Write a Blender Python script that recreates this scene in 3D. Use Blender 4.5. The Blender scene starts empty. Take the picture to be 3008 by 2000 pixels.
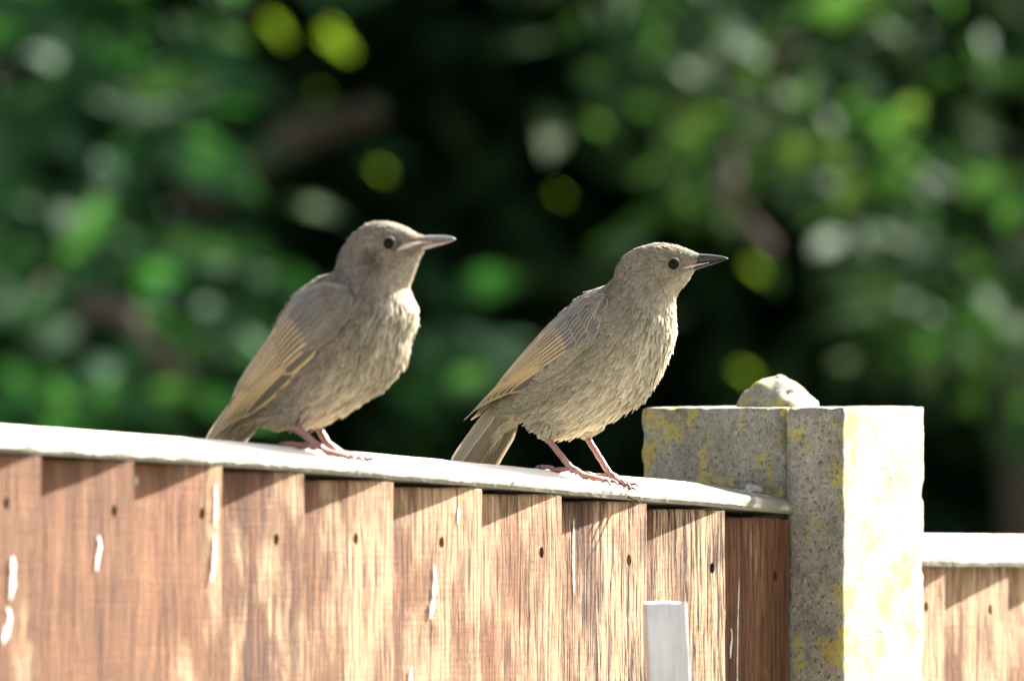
import bpy, bmesh, math, random
from mathutils import Vector, Matrix, noise
from mathutils.bvhtree import BVHTree

R = math.radians
scene = bpy.context.scene
col = scene.collection

# ------------------------------------------------------------------ camera, sky, sun, exposure
ZC = 1.83                                   # eye height: level with the fence top
LENS, SENSOR = 300.0, 23.7
FPX = 3008.0 * LENS / SENSOR                # focal length in photo pixels
cam_d = bpy.data.cameras.new("camera")
cam = bpy.data.objects.new("camera", cam_d); col.objects.link(cam)
cam.location = (0, 0, ZC); cam.rotation_euler = (R(90), 0, 0)
cam_d.lens = LENS; cam_d.sensor_width = SENSOR; cam_d.sensor_fit = 'HORIZONTAL'
cam_d.clip_start = 0.1; cam_d.clip_end = 2000
cam_d.dof.use_dof = True; cam_d.dof.focus_distance = 7.68; cam_d.dof.aperture_fstop = LENS / 40.0
scene.camera = cam

SUN_EL, SUN_AZ = R(38), math.atan2(.745, .667)      # azimuth measured from +Y towards +X
world = bpy.data.worlds.new("World"); scene.world = world; world.use_nodes = True
wn = world.node_tree.nodes; wl = world.node_tree.links
sky = wn.new("ShaderNodeTexSky"); sky.sky_type = 'NISHITA'; sky.sun_disc = False
sky.sun_elevation = SUN_EL; sky.sun_rotation = SUN_AZ
sky.dust_density = 3.0; sky.air_density = .7; sky.ozone_density = .5
hz = wn.new('ShaderNodeHueSaturation'); hz.inputs['Saturation'].default_value = .45      # hazy summer sky
wl.new(sky.outputs[0], hz.inputs['Color']); wl.new(hz.outputs[0], wn["Background"].inputs[0]); wn["Background"].inputs[1].default_value = 0.05
sun_d = bpy.data.lights.new("sun", 'SUN'); sun_d.energy = 5.0; sun_d.angle = R(0.55); sun_d.color = (1, .96, .89)
sun = bpy.data.objects.new("sun", sun_d); col.objects.link(sun)
SUNV = Vector((math.sin(SUN_AZ) * math.cos(SUN_EL), math.cos(SUN_AZ) * math.cos(SUN_EL), math.sin(SUN_EL)))
sun.rotation_euler = SUNV.to_track_quat('Z', 'Y').to_euler()
vs = scene.view_settings
vs.view_transform = 'Standard'; vs.look = 'None'; vs.gamma = 1; vs.use_curve_mapping = False
vs.exposure = 3.15
scene.cycles.max_bounces = 6
scene.cycles.transparent_max_bounces = 8

# ------------------------------------------------------------------ helpers
def px(X, Y, d):
    return Vector(((X - 1504) / FPX * d, d, ZC - (Y - 1000) / FPX * d))

def link(name, me, mats=None, parent=None, smooth=False):
    o = bpy.data.objects.new(name, me); col.objects.link(o)
    if mats is not None and not me.materials:
        for m in (mats if isinstance(mats, (list, tuple)) else [mats]): me.materials.append(m)
    if parent is not None: o.parent = parent
    if smooth:
        me.polygons.foreach_set('use_smooth', [True] * len(me.polygons))
    return o

def mesh(verts, faces, name='mesh'):
    me = bpy.data.meshes.new(name); me.from_pydata([tuple(v) for v in verts], [], faces); me.update()
    return me

def empty(name, loc=(0, 0, 0), rz=0.0):
    o = bpy.data.objects.new(name, None); col.objects.link(o); o.location = loc; o.rotation_euler = (0, 0, rz)
    o.empty_display_size = .05
    return o

def tag(o, label=None, cat=None, group=None, kind=None):
    if label: o['label'] = label
    if cat: o['category'] = cat
    if group: o['group'] = group
    if kind: o['kind'] = kind
    return o

def lerp(a, b, t): return a + (b - a) * t
def pl(x, xs, ys):                           # piecewise linear, extrapolating
    if x <= xs[0]: i = 0
    elif x >= xs[-1]: i = len(xs) - 2
    else:
        i = 0
        while x > xs[i + 1]: i += 1
    return ys[i] + (ys[i + 1] - ys[i]) * (x - xs[i]) / (xs[i + 1] - xs[i])

def tube(pts, rads, nseg=10, cap=True):
    """verts, faces of a tube along pts with radius per point"""
    pts = [Vector(p) for p in pts]; V = []; Fc = []
    up = None
    for i, p in enumerate(pts):
        d = (pts[min(i + 1, len(pts) - 1)] - pts[max(i - 1, 0)]).normalized()
        if up is None:
            up = Vector((0, 0, 1)) if abs(d.z) < .8 else Vector((0, 1, 0))
        a = d.cross(up).normalized(); b = a.cross(d).normalized(); up = b
        for k in range(nseg):
            t = 2 * math.pi * k / nseg
            V.append(p + (a * math.cos(t) + b * math.sin(t)) * rads[i])
    n = len(pts)
    for i in range(n - 1):
        for k in range(nseg):
            Fc.append((i * nseg + k, i * nseg + (k + 1) % nseg, (i + 1) * nseg + (k + 1) % nseg, (i + 1) * nseg + k))
    if cap:
        Fc.append(tuple(range(nseg - 1, -1, -1))); Fc.append(tuple((n - 1) * nseg + k for k in range(nseg)))
    return V, Fc

def catmull(P, s):
    n = len(P); i = min(max(int(math.floor(s)), 0), n - 2); t = s - i
    p0 = P[max(i - 1, 0)]; p1 = P[i]; p2 = P[i + 1]; p3 = P[min(i + 2, n - 1)]
    return .5 * ((2 * p1) + (p2 - p0) * t + (2 * p0 - 5 * p1 + 4 * p2 - p3) * t * t + (3 * p1 - p0 - 3 * p2 + p3) * t ** 3)

def smooth_path(pts, n):
    P = [Vector(p) for p in pts]
    return [catmull(P, (len(P) - 1) * i / (n - 1)) for i in range(n)]

# ------------------------------------------------------------------ material helpers
class NT:
    def __init__(s, name):
        s.m = bpy.data.materials.new(name); s.m.use_nodes = True
        s.t = s.m.node_tree; s.n = s.t.nodes; s.l = s.t.links
        s.b = s.n["Principled BSDF"]; s.out = s.n["Material Output"]
    def new(s, ty, **k):
        nd = s.n.new(ty)
        for a, v in k.items(): setattr(nd, a, v)
        return nd
    def put(s, sock, v):
        if isinstance(v, bpy.types.NodeSocket): s.l.new(v, sock)
        else:
            if isinstance(v, (tuple, list)) and len(v) == 3 and sock.type == 'RGBA': v = (*v, 1)
            sock.default_value = v
    def math(s, op, a, b=0.0, c=0.0, clamp=False):
        nd = s.new("ShaderNodeMath", operation=op, use_clamp=clamp)
        for i, v in enumerate((a, b, c)): s.put(nd.inputs[i], v)
        return nd.outputs[0]
    def noise(s, vec, scale=5, detail=3, rough=.55, dist=0.0):
        nd = s.new("ShaderNodeTexNoise")
        s.put(nd.inputs['Vector'], vec); nd.inputs['Scale'].default_value = scale
        nd.inputs['Detail'].default_value = detail; nd.inputs['Roughness'].default_value = rough
        nd.inputs['Distortion'].default_value = dist
        return nd.outputs[0]
    def voro(s, vec, scale, feature='F1'):
        nd = s.new("ShaderNodeTexVoronoi", feature=feature); s.put(nd.inputs['Vector'], vec); nd.inputs['Scale'].default_value = scale
        return nd.outputs[0]
    def scale(s, vec, sc, off=None):
        nd = s.new("ShaderNodeVectorMath", operation='MULTIPLY'); s.put(nd.inputs[0], vec); nd.inputs[1].default_value = sc
        v = nd.outputs[0]
        if off is not None:
            a = s.new("ShaderNodeVectorMath", operation='ADD'); s.put(a.inputs[0], v); s.put(a.inputs[1], off); v = a.outputs[0]
        return v
    def ramp(s, fac, stops):
        nd = s.new("ShaderNodeValToRGB"); s.put(nd.inputs[0], fac)
        e = nd.color_ramp.elements
        while len(e) < len(stops): e.new(.5)
        for el, (p, c) in zip(e, stops):
            el.position = p; el.color = (*c, 1) if isinstance(c, (tuple, list)) else (c, c, c, 1)
        return nd.outputs[0]
    def step(s, fac, a, b):                  # smooth 0..1 between a and b
        nd = s.new("ShaderNodeMapRange", interpolation_type='SMOOTHSTEP'); s.put(nd.inputs[0], fac)
        nd.inputs[1].default_value = a; nd.inputs[2].default_value = b
        return nd.outputs[0]
    def mix(s, fac, a, b, mode='MIX'):
        nd = s.new("ShaderNodeMix", data_type='RGBA', blend_type=mode)
        s.put(nd.inputs[0], fac); s.put(nd.inputs[6], a); s.put(nd.inputs[7], b)
        return nd.outputs[2]
    def attr(s, name, kind='GEOMETRY'):
        return s.new("ShaderNodeAttribute", attribute_name=name, attribute_type=kind)
    def coord(s): return s.new("ShaderNodeTexCoord").outputs['Object']
    def rnd(s): return s.new("ShaderNodeObjectInfo").outputs['Random']
    def bump(s, h, strength=.5, dist=.001):
        nd = s.new("ShaderNodeBump"); s.put(nd.inputs['Height'], h)
        nd.inputs['Strength'].default_value = strength; nd.inputs['Distance'].default_value = dist
        s.l.new(nd.outputs[0], s.b.inputs['Normal'])
    def base(s, c, rough=.8, spec=.3):
        s.put(s.b.inputs['Base Color'], c); s.put(s.b.inputs['Roughness'], rough)
        s.b.inputs['Specular IOR Level'].default_value = spec

def comb(nt, x, y, z):
    nd = nt.new("ShaderNodeCombineXYZ")
    for i, v in enumerate((x, y, z)): nt.put(nd.inputs[i], v)
    return nd.outputs[0]

def mat_board():
    t = NT("feather_edge_board"); c = t.coord(); r = t.rnd()
    off = comb(t, t.math('MULTIPLY', r, 37.0), 0.0, t.math('MULTIPLY', r, 91.0))
    coarse = t.attr("coarse", 'OBJECT').outputs['Fac']
    bleach = t.attr("bleach", 'OBJECT').outputs['Fac']
    fine = t.noise(t.scale(c, (900, 300, 26), off), 1, 4, .65)
    fis = t.noise(t.scale(c, (380, 100, 20), off), 1, 4, .65, .25)
    band = t.noise(t.scale(c, (75, 30, 3.2), off), 1, 2, .5)
    patch = t.noise(t.scale(c, (26, 20, 9), off), 1, 5, .65, .25)
    saw = t.noise(t.scale(c, (22, 20, 420), off), 1, 2, .5)
    sx = t.new("ShaderNodeSeparateXYZ"); t.l.new(c, sx.inputs[0])
    edge = t.step(sx.outputs[0], -.10, -.012)              # the thick edge is more weathered
    colr = t.ramp(band, [(.25, (.062, .024, .0095)), (.5, (.108, .046, .020)), (.75, (.155, .076, .037))])
    colr = t.mix(1.0, colr, t.ramp(t.math('FRACT', t.math('MULTIPLY', r, 7.3)), [(0, (.8, .78, .76)), (1, (1.2, 1.2, 1.18))]), 'MULTIPLY')
    greyb = t.mix(t.step(patch, .62, .75), colr, (.13, .095, .07))
    f = t.math('ADD', t.math('MULTIPLY', t.math('SUBTRACT', patch, .5), 2.4), t.math('ADD', t.math('MULTIPLY', edge, .42), t.math('SUBTRACT', bleach, .55)))
    f = t.math('MULTIPLY', t.step(f, .08, .5), t.step(t.math('ADD', fis, t.math('MULTIPLY', fine, .35)), .45, .72))
    c2 = t.mix(t.math('MULTIPLY', f, .85), greyb, (.315, .205, .115))
    dark = t.step(t.math('SUBTRACT', fis, t.math('MULTIPLY', coarse, .09)), .30, .44)
    c3 = t.mix(t.math('MULTIPLY', t.math('SUBTRACT', 1.0, dark), t.math('ADD', .40, t.math('MULTIPLY', coarse, .6))), c2, (.026, .011, .006))
    c4 = t.mix(.75, c3, t.mix(1.0, c3, t.ramp(fine, [(.36, .3), (.64, 1.7)]), 'MULTIPLY'))
    c5 = t.mix(t.math('MULTIPLY', t.step(saw, .6, .75), .35), c4, (.09, .045, .028))
    t.base(c5, .85, .25)
    h = t.math('ADD', t.math('MULTIPLY', t.step(fis, .3, .55), t.math('ADD', .25, coarse)), t.math('ADD', t.math('MULTIPLY', fine, .35), t.math('MULTIPLY', saw, .25)))
    t.bump(h, .9, .0014)
    return t.m

def mat_cap():
    t = NT("weathered_capping_wood"); c = t.coord()
    g = t.noise(t.scale(c, (14, 260, 260)), 1, 4, .65)
    p = t.noise(t.scale(c, (30, 60, 60)), 1, 4, .6)
    k = t.ramp(g, [(.3, (.50, .44, .36)), (.7, (.70, .64, .55))])
    sx = t.new("ShaderNodeSeparateXYZ"); t.l.new(c, sx.inputs[0])
    grime_shade = t.attr("grime_shade").outputs['Fac']
    gm = t.step(t.math('ADD', grime_shade, t.math('MULTIPLY', t.math('SUBTRACT', p, .5), 1.1)), .42, .6)
    k = t.mix(t.math('MULTIPLY', gm, .85), k, (.10, .095, .065))  # grime on the lower front edge, plus the post's shadow painted in
    t.base(k, .85, .25); t.bump(t.math('ADD', g, p), .6, .0008)
    return t.m

def mat_concrete():
    t = NT("lichen_concrete"); c = t.coord()
    sp = t.noise(c, 1500, 4, .8); md = t.noise(c, 190, 5, .75); bg = t.noise(c, 26, 4, .6, .3)
    k = t.ramp(md, [(.25, (.185, .172, .135)), (.5, (.30, .283, .23)), (.8, (.43, .41, .36))])
    k = t.mix(.9, k, t.mix(1.0, k, t.ramp(sp, [(.36, .35), (.5, 1.0), (.64, 1.6)]), 'MULTIPLY'))
    k = t.mix(.6, k, t.mix(1.0, k, t.ramp(bg, [(.35, .6), (.65, 1.3)]), 'MULTIPLY'))
    dk = t.step(t.noise(t.scale(c, (1, 1, .6), (3.1, 2.2, 7.7)), 30, 5, .65), .53, .68)
    k = t.mix(t.math('MULTIPLY', dk, .6), k, (.14, .135, .105))
    ly = t.step(t.math('ADD', t.noise(t.scale(c, (1, 1, 1), (5, 1, 2)), 38, 5, .7), t.math('MULTIPLY', md, .25)), .645, .75)
    k = t.mix(t.math('MULTIPLY', ly, .85), k, t.mix(sp, (.36, .28, .045), (.52, .44, .13)))
    lw = t.step(t.noise(t.scale(c, (1, 1, 1), (9, 4, 1)), 60, 3, .6), .68, .74)
    k = t.mix(t.math('MULTIPLY', lw, .7), k, (.62, .61, .57))
    pn = t.noise(t.scale(c, (1.0, 1.0, .65)), 640, 2, .55)
    pit = t.math('SUBTRACT', 1.0, t.step(pn, .61, .68))
    k = t.mix(t.math('MULTIPLY', t.math('SUBTRACT', 1.0, pit), .6), k, (.06, .055, .04))
    t.base(k, .95, .15)
    t.bump(t.math('ADD', t.math('ADD', sp, md), t.math('MULTIPLY', pit, 2.0)), 1.0, .0012)
    return t.m

def mat_stake():
    t = NT("silvered_stake_wood"); c = t.coord()
    g = t.noise(t.scale(c, (420, 420, 22)), 1, 4, .65); p = t.noise(c, 40, 3)
    k = t.ramp(g, [(.3, (.50, .485, .48)), (.7, (.70, .685, .68))])
    k = t.mix(t.math('MULTIPLY', t.step(p, .45, .75), .5), k, (.76, .75, .74))
    t.base(k, .9, .2); t.bump(g, .6, .0008)
    return t.m

def mat_leaf(name, cols, stuff):
    t = NT(name)
    r = t.attr("tone").outputs['Fac'] if stuff else t.rnd()
    k = t.ramp(r, [(0, cols[0]), (.45, cols[1]), (.8, cols[2]), (1, cols[3])])
    n = t.noise(t.coord(), 25, 3)
    k = t.mix(.35, k, t.mix(1.0, k, t.ramp(n, [(.3, .6), (.7, 1.35)]), 'MULTIPLY'))
    t.base(k, .68, .10)
    tr = t.new("ShaderNodeBsdfTranslucent"); t.put(tr.inputs[0], t.mix(1.0, k, (1.25, 1.5, .5), 'MULTIPLY'))
    ms = t.new("ShaderNodeMixShader"); ms.inputs[0].default_value = .38
    t.l.new(t.b.outputs[0], ms.inputs[1]); t.l.new(tr.outputs[0], ms.inputs[2]); t.l.new(ms.outputs[0], t.out.inputs[0])
    return t.m

def mat_simple(name, c, rough=.6, spec=.4, nscale=300, namt=.35, bump=0.0, stretch=(1, 1, 1)):
    t = NT(name); n = t.noise(t.scale(t.coord(), stretch), nscale, 3)
    k = t.mix(namt, c, t.mix(1.0, c, t.ramp(n, [(.3, .45), (.7, 1.5)]), 'MULTIPLY'))
    t.base(k, rough, spec)
    if bump: t.bump(n, .6, bump)
    return t.m

def mat_plumage(name):
    t = NT(name)
    k = t.attr("col").outputs['Color']; e = t.attr("edge").outputs['Fac']
    k = t.mix(1.0, k, t.ramp(e, [(0, .78), (.6, 1.0), (1, 1.22)]), 'MULTIPLY')
    n = t.noise(t.coord(), 900, 2)
    k = t.mix(.5, k, t.mix(1.0, k, t.ramp(n, [(.3, .7), (.7, 1.3)]), 'MULTIPLY'))
    t.base(k, .8, .12)
    tr = t.new("ShaderNodeBsdfTranslucent"); t.put(tr.inputs[0], k)
    ms = t.new("ShaderNodeMixShader"); ms.inputs[0].default_value = .25
    t.l.new(t.b.outputs[0], ms.inputs[1]); t.l.new(tr.outputs[0], ms.inputs[2]); t.l.new(ms.outputs[0], t.out.inputs[0])
    return t.m

def mat_quill(name, centre, edgec, e0=.5, e1=.82, shaft=.55):
    """wing / tail feather: grey-brown vane, buff fringe, dark shaft"""
    t = NT(name)
    ef = t.attr("edge").outputs['Fac']; ln = t.attr("along").outputs['Fac']; r = t.rnd()
    n = t.noise(t.coord(), 700, 2)
    k = t.mix(t.step(t.math('ADD', ef, t.math('MULTIPLY', t.math('SUBTRACT', n, .5), .25)), e0, e1), centre, edgec)
    k = t.mix(t.math('MULTIPLY', t.step(ln, .75, 1.0), .35), k, (.10, .085, .07))
    sh = t.math('SUBTRACT', 1.0, t.step(ef, .0, .16))
    k = t.mix(t.math('MULTIPLY', sh, shaft), k, (.09, .07, .05))
    k = t.mix(1.0, k, t.ramp(r, [(0, .82), (1, 1.18)]), 'MULTIPLY')
    t.base(k, .6, .25)
    tr = t.new("ShaderNodeBsdfTranslucent"); t.put(tr.inputs[0], k)
    ms = t.new("ShaderNodeMixShader"); ms.inputs[0].default_value = .15
    t.l.new(t.b.outputs[0], ms.inputs[1]); t.l.new(tr.outputs[0], ms.inputs[2]); t.l.new(ms.outputs[0], t.out.inputs[0])
    return t.m

M = dict(
    board=mat_board(), cap=mat_cap(), concrete=mat_concrete(), stake=mat_stake(),
    rail=mat_simple("rail_wood", (.10, .055, .03), .9, .2, 60, .5, .001, (1, 1, 8)),
    nail=mat_simple("rusty_nail", (.05, .035, .03), .7, .3, 900, .5),
    pebble=mat_simple("pebble_stone", (.34, .33, .31), .9, .2, 500, .8, .001),
    twig=mat_simple("twig_bark", (.10, .07, .045), .9, .2, 40, .6, .002),
    bark=mat_simple("shrub_bark", (.075, .060, .044), .9, .2, 30, .6, .004),
    grass=mat_simple("lawn_grass", (.10, .097, .072), .9, .2, 6, .7, .01),
    eye=mat_simple("eye_dark", (.004, .0035, .003), .12, .10, 50, .1),
    eyering=mat_simple("eye_ring_skin", (.20, .16, .12), .7, .2, 900, .4),
    bill_dark=mat_simple("bill_horn_dark", (.03, .027, .028), .38, .35, 500, .4),
    bill_grey=mat_simple('bill_horn_grey', (.15, .14, .14), .3, .5, 500, .3),
    bill_pink=mat_simple("bill_horn_pink", (.34, .25, .21), .5, .4, 500, .3),
    gape=mat_simple("gape_skin", (.52, .38, .32), .55, .3, 500, .3),
    leg=mat_simple("leg_scale_skin", (.26, .125, .105), .5, .4, 900, .5, .0006),
    claw=mat_simple("claw_horn", (.10, .065, .055), .4, .4, 500, .3),
    skin=mat_simple("down_underlayer", (.16, .13, .095), .9, .1, 800, .4),
)

# ------------------------------------------------------------------ ground
gv = []; gf = []
N = 40
for j in range(N + 1):
    for i in range(N + 1):
        x = (i / N - .5); y = (j / N - .5)
        X = 1600 * x * abs(2 * x) ** 1.5; Y = 1600 * y * abs(2 * y) ** 1.5
        gv.append((X, Y + 8, noise.noise(Vector((X * .4, Y * .4, 0))) * .015))
for j in range(N):
    for i in range(N):
        a = j * (N + 1) + i; gf.append((a, a + 1, a + N + 2, a + N + 1))
tag(link("ground", mesh(gv, gf), M['grass'], smooth=True), kind='structure')

# ------------------------------------------------------------------ fence frame of reference
TH = R(64)
Fd = Vector((math.cos(TH), math.sin(TH), 0)); Nd = Vector((math.sin(TH), -math.cos(TH), 0))
FB = Vector(((1750 - 1504) / FPX * 7.62, 7.62, 0))
FROT = TH                                     # local x = along fence, local y = -Nd (away from the front)
def fpos(t, n, z=0.0): return FB + Fd * t + Nd * n + Vector((0, 0, z))
def tX(X, n=0.0):
    k = (X - 1504) / FPX; p = FB + Nd * n
    return (p.y * k - p.x) / (Fd.x - Fd.y * k)
def zY(Y, t, n=0.0): return ZC - (Y - 1000) / FPX * fpos(t, n).y

def cap_mesh(t0, t1, zfun, seg, nb=-.044, nf=.001, drop=.009, th=.007, seed=1):
    """capping: back top edge at zfun(t), top slopes down to the front edge, ragged front arris"""
    V = []; Fc = []; gr = []
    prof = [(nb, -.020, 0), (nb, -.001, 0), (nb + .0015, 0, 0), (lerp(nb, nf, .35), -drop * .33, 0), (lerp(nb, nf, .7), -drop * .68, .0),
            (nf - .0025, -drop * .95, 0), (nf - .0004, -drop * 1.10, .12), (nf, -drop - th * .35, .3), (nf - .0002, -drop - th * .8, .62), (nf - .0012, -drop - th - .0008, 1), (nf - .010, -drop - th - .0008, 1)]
    m = len(prof)
    for i in range(seg + 1):
        t = lerp(t0, t1, i / seg)
        for j, (n, dz, g) in enumerate(prof):
            jit = noise.noise(Vector((t * 40, j * .7, seed))) * .0003 + noise.noise(Vector((t * 300, j * 2.1, seed))) * .0004
            jj = 1.0 if 5 <= j <= 9 else .4
            V.append(Vector((t, -(n + jit * jj), zfun(t) + dz + jit * jj))); gr.append(min(1, max(g, .62 * min(1, max(0, (t - t1 + .11) / .05)) if seed == 1 else 0)))  # last stretch before the post is darkened: its shadow painted into the colour
    for i in range(seg):
        for j in range(m):
            a = i * m + j; b = i * m + (j + 1) % m
            Fc.append((a, b, b + m, a + m))
    Fc.append(tuple(range(m - 1, -1, -1))); Fc.append(tuple(seg * m + j for j in range(m)))
    me = mesh(V, Fc, 'capping')
    at = me.attributes.new("grime_shade", 'FLOAT', 'POINT'); at.data.foreach_set('value', gr)
    return me

def board_mesh(W, ztop_r, ztop_l, hole_z, hole_dx, seed, zbot=.06, over=.022, hole=True):
    """feather-edge board in local coords: thick right edge at x=0 (front y=0), thin left edge at x=-(W+over)"""
    rs = random.Random(seed); L = W + over; nx = 9
    zs = [ztop_r - d for d in (0, .0012, .006, .014, .024, .036, .05, .065, .08, .1, .12, .14, .17, .22)] + [.9, zbot]
    V = []; Fc = []; m = 2 * nx
    for iz, z in enumerate(zs):
        for side in (0, 1):
            for i in range(nx):
                u = i / (nx - 1) if side == 0 else 1 - i / (nx - 1)
                x = -L + L * u
                yf = .016 * (1 - u); th = lerp(.004, .0092, u)
                wob = noise.noise(Vector((z * 35, seed * 1.3, u * 2))) * .0007
                if u in (0, 1): x += noise.noise(Vector((z * 60, seed, u * 7))) * .0009
                y = yf + wob if side == 0 else yf + th
                zz = z
                if iz < 5:
                    zz = z + (ztop_l - ztop_r) * (1 - u) * (1 - iz / 5)
                if iz == 0:
                    zz += noise.noise(Vector((x * 300, seed * 2.1, 0))) * .0007
                    if u == 1: zz -= rs.uniform(.0005, .0018)
                    if side == 0: y += .0006
                V.append((x, y, zz))
    for iz in range(len(zs) - 1):
        for k in range(m):
            a = iz * m + k; b = iz * m + (k + 1) % m
            Fc.append((a, a + m, b + m, b))
    Fc.append(tuple(range(m))); Fc.append(tuple((len(zs) - 1) * m + k for k in range(m - 1, -1, -1)))
    me = mesh(V, Fc, 'board')
    if not hole: return me
    # bored nail hole
    bm = bmesh.new(); bm.from_mesh(me); bmesh.ops.recalc_face_normals(bm, faces=bm.faces[:]); bm.to_mesh(me); bm.free()
    yh = .016 * (hole_dx / L)
    cv, cf = tube([(-hole_dx, yh - .004, hole_z), (-hole_dx, yh + .005, hole_z)], [.0027, .0023], 10)
    cm = mesh(cv, cf, 'cutter')
    bm = bmesh.new(); bm.from_mesh(cm)
    for v in bm.verts: v.co.z = hole_z + (v.co.z - hole_z) * 1.35
    bmesh.ops.recalc_face_normals(bm, faces=bm.faces[:]); bm.to_mesh(cm); bm.free()
    ob = bpy.data.objects.new('tmp', me); oc = bpy.data.objects.new('tmpc', cm); col.objects.link(ob); col.objects.link(oc)
    md = ob.modifiers.new('b', 'BOOLEAN'); md.object = oc; md.operation = 'DIFFERENCE'; md.solver = 'EXACT'
    bpy.context.view_layer.update()
    dg = bpy.context.evaluated_depsgraph_get()
    res = bpy.data.meshes.new_from_object(ob.evaluated_get(dg))
    bpy.data.objects.remove(ob); bpy.data.objects.remove(oc)
    return res

def splat_mesh(Ls, Ws, seed):
    """flat ragged streak of dried dropping: local x across, z down"""
    n = 16; V = []; Fc = []; ed = []
    for i in range(n + 1):
        s = i / n; w = Ws * (math.sin(math.pi * min(1, s * .94 + .06)) ** .5) * (.5 + .5 * s) * (1 + .6 * noise.noise(Vector((s * 6, seed, 0))))
        c = noise.noise(Vector((s * 1.6, seed, 5))) * Ws * .4
        for x, e in ((-.5, 1), (-.25, .5), (0, 0), (.25, .5), (.5, 1)):
            V.append((c + w * x, -.0002 * (1 - abs(x) * 2), -Ls * s)); ed.append(max(e, 1 - min(s, 1 - s) * 6))
    for i in range(n):
        for k in range(4):
            a = i * 5 + k; Fc.append((a, a + 5, a + 6, a + 1))
    me = mesh(V, Fc, 'splat'); x = me.attributes.new("edge", 'FLOAT', 'POINT'); x.data.foreach_set('value', ed)
    return me
def mat_dropping():
    t = NT("dried_dropping"); c = t.coord(); e = t.attr("edge").outputs['Fac']
    n = t.math('MULTIPLY_ADD', t.math('SUBTRACT', t.noise(t.scale(c, (500, 100, 110)), 1, 4, .7), .5), 2.4, .5)
    n2 = t.noise(c, 900, 3)
    t.base(t.mix(n2, (.50, .46, .40), (.80, .79, .75)), .85, .2)
    al = t.step(t.math('ADD', t.math('SUBTRACT', n, .5), t.math('SUBTRACT', .62, t.math('MULTIPLY', e, .75))), .12, .42)
    t.put(t.b.inputs['Alpha'], t.math('MULTIPLY', al, .8))
    return t.m
M['dropping'] = mat_dropping()

# --- panel one (runs away from the camera, sagging a little towards the post)
capX = [-900, 0, 607, 935, 1328, 1600, 1900, 2143, 2330]
capY = [1185, 1247, 1290, 1318, 1353, 1379, 1404, 1428, 1446]
ct = [tX(X, -.044) for X in capX]; cz = [zY(Y, t, -.044) for Y, t in zip(capY, ct)]
def zcap(t): return pl(t, ct, cz)
def captop(t, n): return zcap(t) - .009 * max(0, (n + .044)) / .045
T_END = tX(2325)
fence = tag(empty('fence_panel', fpos(-.2, 0, 0), FROT), 'brown feather-edge board fence panel with pale capping that the two birds perch on', 'fence')
TOFF = -.2
def to_local(me, dt):                         # shift mesh from fence t coordinates into the panel's local frame
    me.transform(Matrix.Translation((-dt, 0, 0))); return me
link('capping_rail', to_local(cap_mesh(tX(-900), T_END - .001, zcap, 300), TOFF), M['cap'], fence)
# rail behind the boards, under the capping
rv = []; rf = []
for i in range(25):
    t = lerp(tX(-900), T_END - .002, i / 24); z = zcap(t)
    for (n, dz) in ((-.042, -.0215), (-.019, -.0205), (-.019, -.055), (-.042, -.055)): rv.append((t - TOFF, -n, z + dz))
for i in range(24):
    for k in range(4):
        a = i * 4 + k; b = i * 4 + (k + 1) % 4; rf.append((a, a + 4, b + 4, b))
rf += [(0, 1, 2, 3), (99, 98, 97, 96)]
link('top_rail', mesh(rv, rf), M['rail'], fence)
edgesX = [-760, -440, -150, 120, 395, 650, 893, 1155, 1415, 1650, 1900, 2130, 2318]
topsY = [1270, 1290, 1312, 1337, 1350, 1363, 1385, 1411, 1432, 1451, 1473, 1496, 1520]
nailP = {120: (40, 1478), 395: (347, 1500), 650: (604, 1508), 893: (827, 1583), 1155: (1068, 1582), 1415: (1320, 1592), 1650: (1602, 1622),
         1900: (1858, 1645), 2130: (2101, 1668), 2318: (2288, 1690)}
coarse = {1650: .45, 1900: .9, 2130: 1.0, 2318: .5}
bleach = {120: .12, 395: .12, 650: .30, 893: .42, 1155: .62, 1415: .62, 1650: .60, 1900: .72, 2130: .62, 2318: .15}
boards = {}
for i in range(1, len(edgesX)):
    Xr = edgesX[i]; tr = tX(Xr); tl = tX(edgesX[i - 1]); W = tr - tl
    zr = zY(topsY[i], tr); zl = zr + .012 * W
    nx_, ny_ = nailP.get(Xr, (Xr - 45, topsY[i] + 140))
    hdx = tr - tX(nx_); hz = zY(ny_, tX(nx_))
    me = board_mesh(W, zr, zl, hz, hdx, 10 + i)
    b = link('board', me, M['board'], fence); b.location = (tr - TOFF, 0, 0)
    me.materials.clear(); me.materials.append(M['board'])
    b['coarse'] = coarse.get(Xr, .15); b['bleach'] = bleach.get(Xr, .4)
    nv, nf_ = tube([(-hdx, .016 * hdx / (W + .022) + .0035, hz), (-hdx, .016 * hdx / (W + .022) + .006, hz)], [.0017, .0017], 8)
    link('nail', mesh(nv, nf_), M['nail'], b)
    boards[Xr] = (b, tr, W)
def dropping(Xr, X, Y, L, W, lean=0.0, seed=1):
    b, tr, Wd = boards[Xr]
    t = tX(X); dx = tr - t
    s = link('dropping_streak', splat_mesh(L, W, seed), M['dropping'], b, smooth=True)
    s.location = (-dx, .016 * dx / (Wd + .022) - .0004, zY(Y, t)); s.rotation_euler = (0, lean, 0)
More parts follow.
